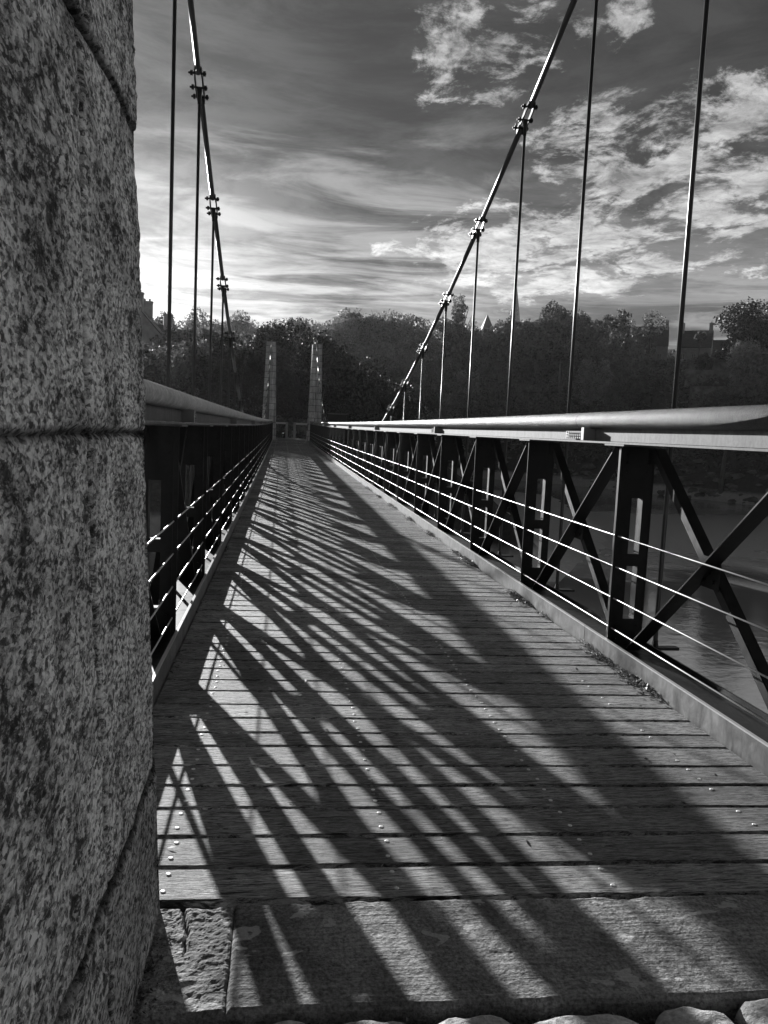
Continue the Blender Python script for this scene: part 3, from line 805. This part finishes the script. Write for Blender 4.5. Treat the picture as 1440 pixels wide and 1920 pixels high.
# ------------------------------------------------------------------ trees
def crown_arrays(rs, n, rx, ry, rz, size, lobes=14, sparse=0.0, bottom=.25, cone=0.0):
    """leaf clumps spread through lobes that fill an ellipsoidal envelope; centre at origin, z up"""
    L = []
    for k in range(lobes):
        while True:
            p = rs.uniform(-1, 1, 3)
            if np.linalg.norm(p) < 1: break
        p = p/ max(np.linalg.norm(p), .01)*rs.uniform(.35, .80)
        if cone: 
            hfrac = (p[2]+1)/2; p[:2] *= (1-cone*hfrac)
        r = rs.uniform(.26, .46)*(1 - .25*sparse)
        L.append((p, r))
    w = np.array([r**2 for _, r in L]); w /= w.sum(); cnt = rs.multinomial(n, w); out = []; tone = []
    for (p, r), c in zip(L, cnt):
        d = rs.randn(c, 3); d /= np.linalg.norm(d, axis=1)[:,None]
        rad = r*(.55 + .5*rs.rand(c)**.45)
        bumpy = 1 + .35*(vnoise((d*2.6 + p*9 + 20), 5)-.5)*2
        q = p + d*(rad*bumpy)[:,None]; q[:,2] = np.where(q[:,2] < -bottom*2.4, -bottom*2.4 + (q[:,2]+bottom*2.4)*.3, q[:,2])
        out.append(q); tone.append(np.full(c, rs.rand())*.45 + rs.rand(c)*.55)
    q = np.concatenate(out)*np.array([rx, ry, rz]); tn = np.concatenate(tone)
    # twig gaps
    keep = vnoise(q*(1.1/ max(rx, 1)*6), 3) > (.18 + .35*sparse); q = q[keep]; tn = tn[keep]
    m = len(q); nrm = rs.randn(m, 3); nrm /= np.linalg.norm(nrm, axis=1)[:,None]
    t1 = np.cross(nrm, rs.randn(m, 3)); t1 /= np.linalg.norm(t1, axis=1)[:,None]; t2 = np.cross(nrm, t1)
    s = (size*(.55+.9*rs.rand(m)))[:,None]
    V = np.stack([q - t1*s*.6, q - t2*s*.42, q + t1*s*.6, q + t2*s*.5], 1).reshape(-1, 3)
    return V, np.arange(4*m).reshape(m, 4), tn
def trunk_mb(rs, h, hc, rx, rz, r0, limbs=7):
    m = MB(); lean = rs.uniform(-.04, .04, 2)*h
    top = Vector((lean[0], lean[1], hc + rz*.15))
    pts = [Vector((0, 0, -.5)), Vector((lean[0]*.2, lean[1]*.2, hc*.35)), Vector((lean[0]*.6, lean[1]*.6, hc*.7)), top]
    m.tube(pts, [r0*1.25, r0, r0*.75, r0*.35], 8)
    for k in range(limbs):
        th = rs.uniform(0, 6.28); u = rs.uniform(.35, .95); st = pts[1].lerp(top, u)
        e = st + Vector((math.cos(th)*rx*rs.uniform(.45, .85), math.sin(th)*rx*rs.uniform(.45, .85), rz*rs.uniform(.2, .8)))
        mid = st.lerp(e, .5) + Vector((0, 0, -.08*rx)); m.tube([st, mid, e], [r0*.4, r0*.26, r0*.08], 6)
    return m
def tree(x, y, top_z, w, crown_h, label, cat='tree', name='tree', n=9000, size=.28, sparse=0, mat_=None, seed=1, group=None, lobes=16, cone=0, base_z=None, trunkr=None):
    rs = np.random.RandomState(seed); zb = hz(x, y) if base_z is None else base_z; H_ = top_z - zb
    rz_ = min(crown_h, H_*.98)/2; hc = H_ - rz_
    tr = thing(name, label, cat, (x, y, zb), group)
    V, F_, tn = crown_arrays(rs, n, w/2, w/2*.9, rz_, size, lobes, sparse, cone=cone)
    V[:,2] += hc
    link('crown', np_mesh('crown', V, F_, mat_ or M_LEAF, tn), tr)
    trunk_mb(rs, H_, hc, w/2*.8, rz_, trunkr or max(.12, H_*.022), 9).build('trunk', M_BARK, tr, smooth=True)
    return tr
# the far bank, left of the pylons
tree(-11, 74.2, 8.9, 8, 8, 'leafy tree with pale rim-lit leaves beside the left-hand house, just right of the near pylon', seed=3, n=12000, size=.22)
tree(-11.0, 94.3, 13.6, 11, 12, 'broad tree with an open, ragged top beyond the left handrail', seed=4, n=12000, size=.28, sparse=.5)
tree(-4.6, 86.0, 12.6, 9, 12, 'dark tree directly behind the left suspension cable', seed=5, n=12000, size=.25, mat_=M_LEAFD)
tree(-7.2, 101, 14.2, 9, 11, 'tree with lacy top showing sky between the second and third left hangers', seed=6, n=9000, size=.28, sparse=.7)
tree(-2.6, 112, 14.8, 7, 9, 'small round-topped pale tree in the gap left of the dark evergreen', seed=7, n=7000, size=.28, sparse=.5, mat_=M_LEAFP)
tree(-15.5, 84, 8.0, 9, 7.5, 'low leafy tree in front of the left-hand house gable', seed=8, n=8000, size=.28)
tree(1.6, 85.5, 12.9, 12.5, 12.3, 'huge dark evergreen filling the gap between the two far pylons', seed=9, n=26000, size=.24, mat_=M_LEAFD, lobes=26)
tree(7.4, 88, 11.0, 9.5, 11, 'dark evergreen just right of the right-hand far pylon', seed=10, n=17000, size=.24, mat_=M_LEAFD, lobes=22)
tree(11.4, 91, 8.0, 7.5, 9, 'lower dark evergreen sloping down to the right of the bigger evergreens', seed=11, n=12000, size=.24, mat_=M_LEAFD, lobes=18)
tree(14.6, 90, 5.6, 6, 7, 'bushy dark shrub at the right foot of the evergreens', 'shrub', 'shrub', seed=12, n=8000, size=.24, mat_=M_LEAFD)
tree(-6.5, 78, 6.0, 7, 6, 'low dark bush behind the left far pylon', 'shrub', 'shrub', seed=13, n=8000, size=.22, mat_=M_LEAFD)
# hillside straight ahead
tree(10.5, 192, 28.3, 15, 15, 'hazy round tree at the left end of the distant hill crest', seed=20, n=9000, size=.42, mat_=M_LEAFH)
tree(16.8, 199, 31.8, 15, 14, 'round dark crown, left one of the twin crowns on the distant hill crest', seed=21, n=9000, size=.45, mat_=M_LEAFH)
tree(23.6, 199, 32.0, 15, 14, 'round dark crown, right one of the twin crowns on the distant hill crest', seed=22, n=9000, size=.45, mat_=M_LEAFH)
tree(30.5, 188, 29.4, 15, 13, 'wide tree ending the distant hill crest where the right cable crosses it', seed=23, n=9000, size=.45, mat_=M_LEAFH)
tree(27.0, 183, 22.8, 13, 13, 'paler rounded tree lower on the slope below the twin crowns', seed=24, n=11000, size=.38, mat_=M_LEAFP)
tree(19.0, 183, 21.0, 13, 13, 'mid-grey tree on the slope above the dark evergreens', seed=25, n=9000, size=.38, mat_=M_LEAFH)
# right-hand hill, skyline from left to right
tree(40.0, 196, 30.5, 12, 12, 'low tree on the skyline left of the tall airy tree', seed=30, n=8000, size=.42)
tree(43.7, 195.2, 36.2, 9, 20, 'tall airy tree rising above the skyline left of the small spire', seed=31, n=8000, size=.38, sparse=.75)
tree(51.5, 195, 29.2, 11, 10, 'low tree below the small pointed turret', seed=32, n=8000, size=.42, sparse=.3)
tree(55.0, 190, 31.0, 9, 12, 'thin-topped tree just left of the tall church spire', seed=33, n=8000, size=.40, sparse=.5)
tree(60.0, 186, 32.0, 11, 14, 'dark tree just right of the tall church spire', seed=34, n=9000, size=.42)
tree(65.0, 183, 33.6, 13, 17, 'large dark tree forming the highest mass right of the church spire', seed=35, n=14000, size=.42)
tree(69.6, 180, 33.4, 11, 16, 'dark tree crossed by the second right hanger at the skyline', seed=36, n=12000, size=.42)
tree(77.0, 182, 33.8, 9, 14, 'tree with two wispy topmost branches against the sky', seed=37, n=6500, size=.38, sparse=.85)
tree(88, 186, 34.3, 7, 10, 'sparse bare-twigged tree on the skyline above the long slate roof', seed=38, n=2600, size=.34, sparse=.95)
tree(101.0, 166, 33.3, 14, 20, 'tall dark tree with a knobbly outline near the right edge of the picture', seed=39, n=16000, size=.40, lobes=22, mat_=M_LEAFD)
tree(80.5, 129, 21.5, 11, 13, 'pale silvery tree at the right edge of the picture', seed=40, n=15000, size=.30, mat_=M_LEAFP)
tree(97.6, 180.0, 28.6, 2.8, 3.0, 'clipped ball-shaped tree in front of the slate-roofed cottage', seed=41, n=5000, size=.2, lobes=26)
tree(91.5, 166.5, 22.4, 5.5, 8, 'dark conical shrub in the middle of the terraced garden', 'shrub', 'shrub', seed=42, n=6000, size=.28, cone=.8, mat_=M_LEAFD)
tree(96, 170, 21.2, 7, 6, 'rounded hedge-like shrub in the terraced garden, right of the conical one', 'shrub', 'shrub', seed=43, n=5000, size=.28)
tree(73.5, 124.8, 10.3, 13, 7, 'broad rounded bush low on the bank above the handrail', 'shrub', 'shrub', seed=44, n=12000, size=.30)
tree(66.4, 165, 21.8, 9, 15, 'slender pale-leaved tree with a light trunk halfway up the right-hand slope', seed=45, n=8000, size=.32, mat_=M_LEAFP, sparse=.4)

# the wood clothing both hills: one mass
def wood(name, spots, n_each, m, seed, label):
    rs = np.random.RandomState(seed); vs = []; fs = []; ts = []; off = 0
    vars_ = [crown_arrays(np.random.RandomState(seed*10+k), n_each, 1, 1, 1, .085, 12, .1) for k in range(5)]
    for (x, y, w_, h_) in spots:
        V, F_, tn = vars_[rs.randint(5)]; z = hz(x, y); a = rs.rand()*6.28; c, s = math.cos(a), math.sin(a)
        Q = V*np.array([w_/2, w_/2, h_*.55]); Q = np.stack([Q[:,0]*c - Q[:,1]*s + x, Q[:,0]*s + Q[:,1]*c + y, Q[:,2] + z + h_*.5], 1)
        vs.append(Q); fs.append(F_ + off); off += len(Q); ts.append(tn*.45 + rs.rand()*.55)
    tag(link(name, np_mesh(name, np.concatenate(vs), np.concatenate(fs), m, np.concatenate(ts))), label, 'wood', kind='stuff')
rs = np.random.RandomState(5); right = []; left = []
def garden(x, y): 
    a = math.degrees(math.atan2(x, y)); return 24.5 < a < 34.5 and 160 < math.hypot(x, y) < 225
for D in np.arange(138, 250, 6.2):
    for a in np.arange(-23, 42, math.degrees(6.6/D)):
        aa = R(a + rs.uniform(-.8, .8)); d_ = D + rs.uniform(-2.5, 2.5); x, y = d_*math.sin(aa), d_*math.cos(aa)
        if y < mid_y(x): continue
        s_ = river_sd(np.array([[x, y]]))[0]
        if s_ < 3 or garden(x, y) or s_ > 62: continue
        (left if a < 14 else right).append((x, y, rs.uniform(7.5, 11), min(rs.uniform(8.0, 11), 3.5 + s_*.4)))
for D in np.arange(96, 132, 7):
    for a in np.arange(-24, 3, math.degrees(7/D)):
        aa = R(a + rs.uniform(-.8, .8)); d_ = D + rs.uniform(-2.5, 2.5); x, y = d_*math.sin(aa), d_*math.cos(aa)
        if river_sd(np.array([[x, y]]))[0] < 3 or (x < -14 and rs.rand() < .5): continue
        left.append((x, y, rs.uniform(7, 10), rs.uniform(7, 10) if x > -14 else rs.uniform(4, 7)))
wood('wooded_hillside', right, 2100, M_LEAF, 51, 'dense dark woodland covering the right-hand river slope')
wood('wooded_hillside', left, 1900, M_LEAFH, 52, 'hazy woodland on the slope beyond the far pylons')
# scrub on the banks
rs = np.random.RandomState(77); n = 90000
x = rs.uniform(-60, 130, n); y = rs.uniform(60, 215, n); q2 = np.stack([x, y], 1); s_ = river_sd(q2)
a_ = np.degrees(np.arctan2(x, y)); ok = (s_ > 2.6) & (a_ > -28) & (a_ < 40) & ~((np.abs(x-1) < 9) & (y < 84)) & ((y > mid_y(x)) | (s_ > 20) | (x < 8))
q2 = q2[ok]; zz_ = height(q2); cl = vnoise(np.column_stack([q2/3.2, q2[:,0]*0]), 9)
pts = np.column_stack([q2, zz_ + cl*2.0*rs.rand(len(q2))])
q, f = leaf_quads(pts, .42, rs, .2)
tag(link('undergrowth', np_mesh('undergrowth', q, f, M_LEAF, rs.rand(len(f)))), 'scrub and brambles covering the river banks', 'undergrowth', kind='stuff')
# rocks along the right shore
rk = MB(); rs2 = random.Random(3)
def rock(m, x, y, z, r):
    vs = []; fs = []; nu, nv = 8, 5
    for j in range(nv+1):
        ph = -math.pi/2 + math.pi*j/nv
        for i in range(nu):
            th = 2*math.pi*i/nu; k = r*rs2.uniform(.75, 1.15)
            vs.append((x + k*1.5*math.cos(ph)*math.cos(th), y + k*math.cos(ph)*math.sin(th), z + k*.55*math.sin(ph)))
    for j in range(nv):
        for i in range(nu): fs.append((j*nu+i, j*nu+(i+1) % nu, (j+1)*nu+(i+1) % nu, (j+1)*nu+i))
    m.add(vs, fs)
for k in range(420):
    i = rs2.choice([7, 8, 9, 10, 11, 7, 8, 12]); a, b = RV[i], RV[i+1]; u = rs2.random()
    px, py = a + (b-a)*u; nx_, ny_ = (b-a)[1], -(b-a)[0]; L = math.hypot(nx_, ny_); o_ = abs(rs2.gauss(0, 1.8))
    px, py = px + nx_/L*o_*(1 if river_sd(np.array([[px+nx_/L*2, py+ny_/L*2]]))[0] > 0 else -1), py + ny_/L*o_*(1 if river_sd(np.array([[px+nx_/L*2, py+ny_/L*2]]))[0] > 0 else -1)
    rock(rk, px, py, hz(px, py), rs2.uniform(.25, 1.0))
def _rock(t, b, c):
    a = t.noise(c, .8, 6, .65); t.link(t.lin(a, .3, .7, .05, .26), b.inputs['Base Color'])
M_ROCK = mat('shore_rock', .15, .85, 0, _rock, .3)
tag(rk.build('shore_rocks', M_ROCK), 'jumbled pale rocks along the waterline of the right bank', 'rocks', kind='stuff')

# ------------------------------------------------------------------ houses, church
def house(x, y, zb, L, W_, hw, hr, rot, label, chim=(-1, 1), wins=3, ch=1.5, cwd=1.0):
    t_ = thing('stone_house', label, 'house', (x, y, zb)); t_.rotation_euler = (0, 0, R(rot))
    m = MB(); a, b = L/2, W_/2
    m.add([(-a,-b,-3),(a,-b,-3),(a,b,-3),(-a,b,-3),(-a,-b,hw),(a,-b,hw),(a,b,hw),(-a,b,hw),(-a,0,hw+hr-.05),(a,0,hw+hr-.05)],
          [(0,1,5,4),(2,3,7,6),(1,2,6,9,5),(3,0,4,8,7),(0,3,2,1)])
    m.build('wall', M_WALL, t_)
    r_ = MB(); e = .35; sl = hr/b
    for s in (-1, 1):
        y0_, z0_ = s*(b+e), hw - e*sl
        vs = [(-a-.1, y0_, z0_), (a+.1, y0_, z0_), (a+.1, 0, hw+hr), (-a-.1, 0, hw+hr)]
        vs += [(p[0], p[1], p[2]+.16) for p in vs]
        r_.add(vs, [(0,1,2,3), (7,6,5,4), (0,4,5,1), (1,5,6,2), (2,6,7,3), (3,7,4,0)])
    rf = r_.build('roof', M_SLATE, t_)
    for s in chim:
        c = MB(); c.box(s*(a-.55)-.45*cwd, s*(a-.55)+.45*cwd, -.75, .75, hw+hr-.9, hw+hr+ch); c.box(s*(a-.55)-.52*cwd, s*(a-.55)+.52*cwd, -.82, .82, hw+hr+ch, hw+hr+ch+.18)
        for q in (-.35, .35): c.tube([(s*(a-.55), q, hw+hr+ch+.18), (s*(a-.55), q, hw+hr+ch+.55)], .14, 8)
        c.build('chimney', M_WALL, rf)
    for k in range(wins):
        wx = -a + L*(k+.5)/wins
        fm = MB()
        for (x0, x1, z0, z1) in ((wx-.55, wx-.47, .9, 2.3), (wx+.47, wx+.55, .9, 2.3), (wx-.47, wx+.47, 2.22, 2.3), (wx-.47, wx+.47, .9, .98), (wx-.03, wx+.03, .98, 2.22)): fm.box(x0, x1, -b-.06, -b-.003, z0, z1)
        fw = fm.build('window', M_WHITE, t_); g = MB(); g.box(wx-.47, wx+.47, -b-.03, -b-.02, .98, 2.22); g.build('pane', M_GLASS, fw)
    return t_
house(-19.9, 118, 6.5, 9, 8, 6.0, 4.4, 90, 'hazy gabled stone house with tall chimneys at the extreme left, beside the near pylon', (-1, 1), 3, 1.8)
house(-20.6, 127, 6.5, 7, 6.5, 6.0, 3.6, 10, 'stone house with a broad square chimney behind the first left hanger', (1,), 2, 1.6, 1.5)
house(93, 205, 22.6, 16, 8, 4.6, 5.0, -24, 'long slate-roofed cottage half hidden by the dark trees on the right skyline', (1,), 4, 1.5)
house(106.3, 198.3, 22.6, 8, 8, 4.2, 4.4, -32, 'small slate-roofed cottage with a chimney on each gable, behind the right-most hanger', (-1, 1), 3, 1.8)
house(117, 204, 22.0, 9, 7, 4.0, 4.0, -30, 'low cottage roof with a square chimney peeping over shrubs left of the tall dark tree', (-1,), 2, 1.6)
ch_ = thing('church', 'church with a tall slender stone spire seen behind the third right hanger', 'church', (94.5, 326.6, 22))
m = MB(); m.box(-3.6, 3.6, -3.6, 3.6, -3, 17); m.build('tower', M_GRANFAR, ch_)
m = MB(); n = 8; vs = [(4.1*math.cos(2*math.pi*(k+.5)/n), 4.1*math.sin(2*math.pi*(k+.5)/n), 17.003) for k in range(n)] + [(0, 0, 43.5)]
m.add(vs, [(k, (k+1) % n, n) for k in range(n)] + [tuple(range(n-1, -1, -1))]); m.tube([(0,0,43), (0,0,45)], .12, 6); m.box(-.6, .6, -.06, .06, 44.2, 44.35)
m.build('spire', M_GRANFAR, ch_)
for s in (-1, 1):
    for q in (-1, 1):
        m = MB(); m.box(s*3.0-.5, s*3.0+.5, q*3.0-.5, q*3.0+.5, 17.003, 19.5); m.add([(s*3-.5,q*3-.5,19.503),(s*3+.5,q*3-.5,19.503),(s*3+.5,q*3+.5,19.503),(s*3-.5,q*3+.5,19.503),(s*3,q*3,23)], [(0,1,4),(1,2,4),(2,3,4),(3,0,4)]); m.build('pinnacle', M_GRANFAR, ch_)
m = MB(); m.box(-5, 5, 3.603, 30, -3, 12); m.add([(-5.4,3.61,11.8),(5.4,3.61,11.8),(0,3.61,18.5),(-5.4,30,11.8),(5.4,30,11.8),(0,30,18.5)], [(0,1,2),(5,4,3),(0,2,5,3),(2,1,4,5),(1,0,3,4)]); m.build('nave', M_SLATE, ch_)
tu = thing('turret', 'small building topped by a pointed slate turret on the skyline left of the church', 'turret', (78.8, 310.1, 22))
m = MB(); m.box(-3, 3, -3, 3, -3, 18); m.build('wall', M_WALL, tu)
m = MB(); m.add([(-3.5,-3.5,18.003),(3.5,-3.5,18.003),(3.5,3.5,18.003),(-3.5,3.5,18.003),(0,0,27.2)], [(0,1,4),(1,2,4),(2,3,4),(3,0,4),(3,2,1,0)]); m.build('roof', M_SLATE, tu)

# terraced garden walls on the right hill
for k, (xa, ya, xb, yb, h_, lab) in enumerate(((80, 150, 104, 136, 1.2, 'lowest pale retaining wall of the terraced garden'), (84, 160, 112, 144, 1.1, 'middle pale retaining wall of the terraced garden'), (90, 170, 116, 154, 1.0, 'topmost pale retaining wall of the terraced garden'))):
    nseg = 10; m = MB(); z_prev = None
    zs = [hz(xa+(xb-xa)*i/nseg, ya+(yb-ya)*i/nseg) for i in range(nseg+1)]; zt = max(zs)*.5 + min(zs)*.5 + h_
    a = Vector((xa, ya, 0)); b = Vector((xb, yb, 0)); d = (b-a).normalized(); nrm = Vector((-d.y, d.x, 0))*.25
    vs = []
    for p in (a-nrm, b-nrm, b+nrm, a+nrm): vs.append((p.x, p.y, min(zs)-1))
    for p in (a-nrm, b-nrm, b+nrm, a+nrm): vs.append((p.x, p.y, zt))
    m.add(vs, [(0,3,2,1),(4,5,6,7),(0,1,5,4),(1,2,6,5),(2,3,7,6),(3,0,4,7)])
    tag(m.build('garden_wall', M_ROCK), lab, 'wall')

# ------------------------------------------------------------------ the road end beyond the bridge
m = MB(); m.box(-3.0, 5.0, Y1+.02, 84, .2, .42)
tag(m.build('road', M_ROAD), kind='structure')
fr = thing('roadside_barrier', 'low white-topped barrier closing the road beyond the far pylons', 'barrier', (.9, 78, .42))
for x0, x1 in ((-2.7, -.25), (.30, 2.9)):
    m = MB(); m.box(x0, x1, -.05, .05, 1.40, 1.58); m.build('rail', M_WHITE, fr)
for xx in (-2.6, -.35, .40, 2.8):
    m = MB(); m.box(xx-.12, xx+.12, -.18, -.053, 0, 1.62); m.build('post', M_WALL, fr)
bl = thing('flat_roofed_shelter', 'small dark flat-topped shelter with a pale roof edge right of the right-hand far pylon', 'shelter', (5.0, 71.5, .28))
m = MB(); m.box(-.9, .9, -.4, .4, 2.60, 2.68); m.build('roof', M_WEB, bl)
m = MB(); m.box(-.8, .8, .30, .38, 0, 2.598); m.build('back_panel', M_STEEL, bl)
for s in (-1, 1):
    m = MB(); m.box(s*.85-.04, s*.85+.04, -.35, -.27, 0, 2.598); m.build('post', M_STEEL, bl)

# ------------------------------------------------------------------ air
hz_ = MB(); hz_.box(-140, 260, -40, 420, -12.5, 75)
hm = bpy.data.materials.new('river_haze'); hm.use_nodes = True; t = NT(hm.node_tree); t.n.clear()
vol = t.new('ShaderNodeVolumePrincipled'); vol.inputs['Color'].default_value = (.9, .9, .9, 1); vol.inputs['Density'].default_value = .0001
vol.inputs['Anisotropy'].default_value = .45
o_ = t.new('ShaderNodeOutputMaterial'); t.link(vol.outputs[0], o_.inputs['Volume'])
tag(hz_.build('haze', hm), kind='stuff')
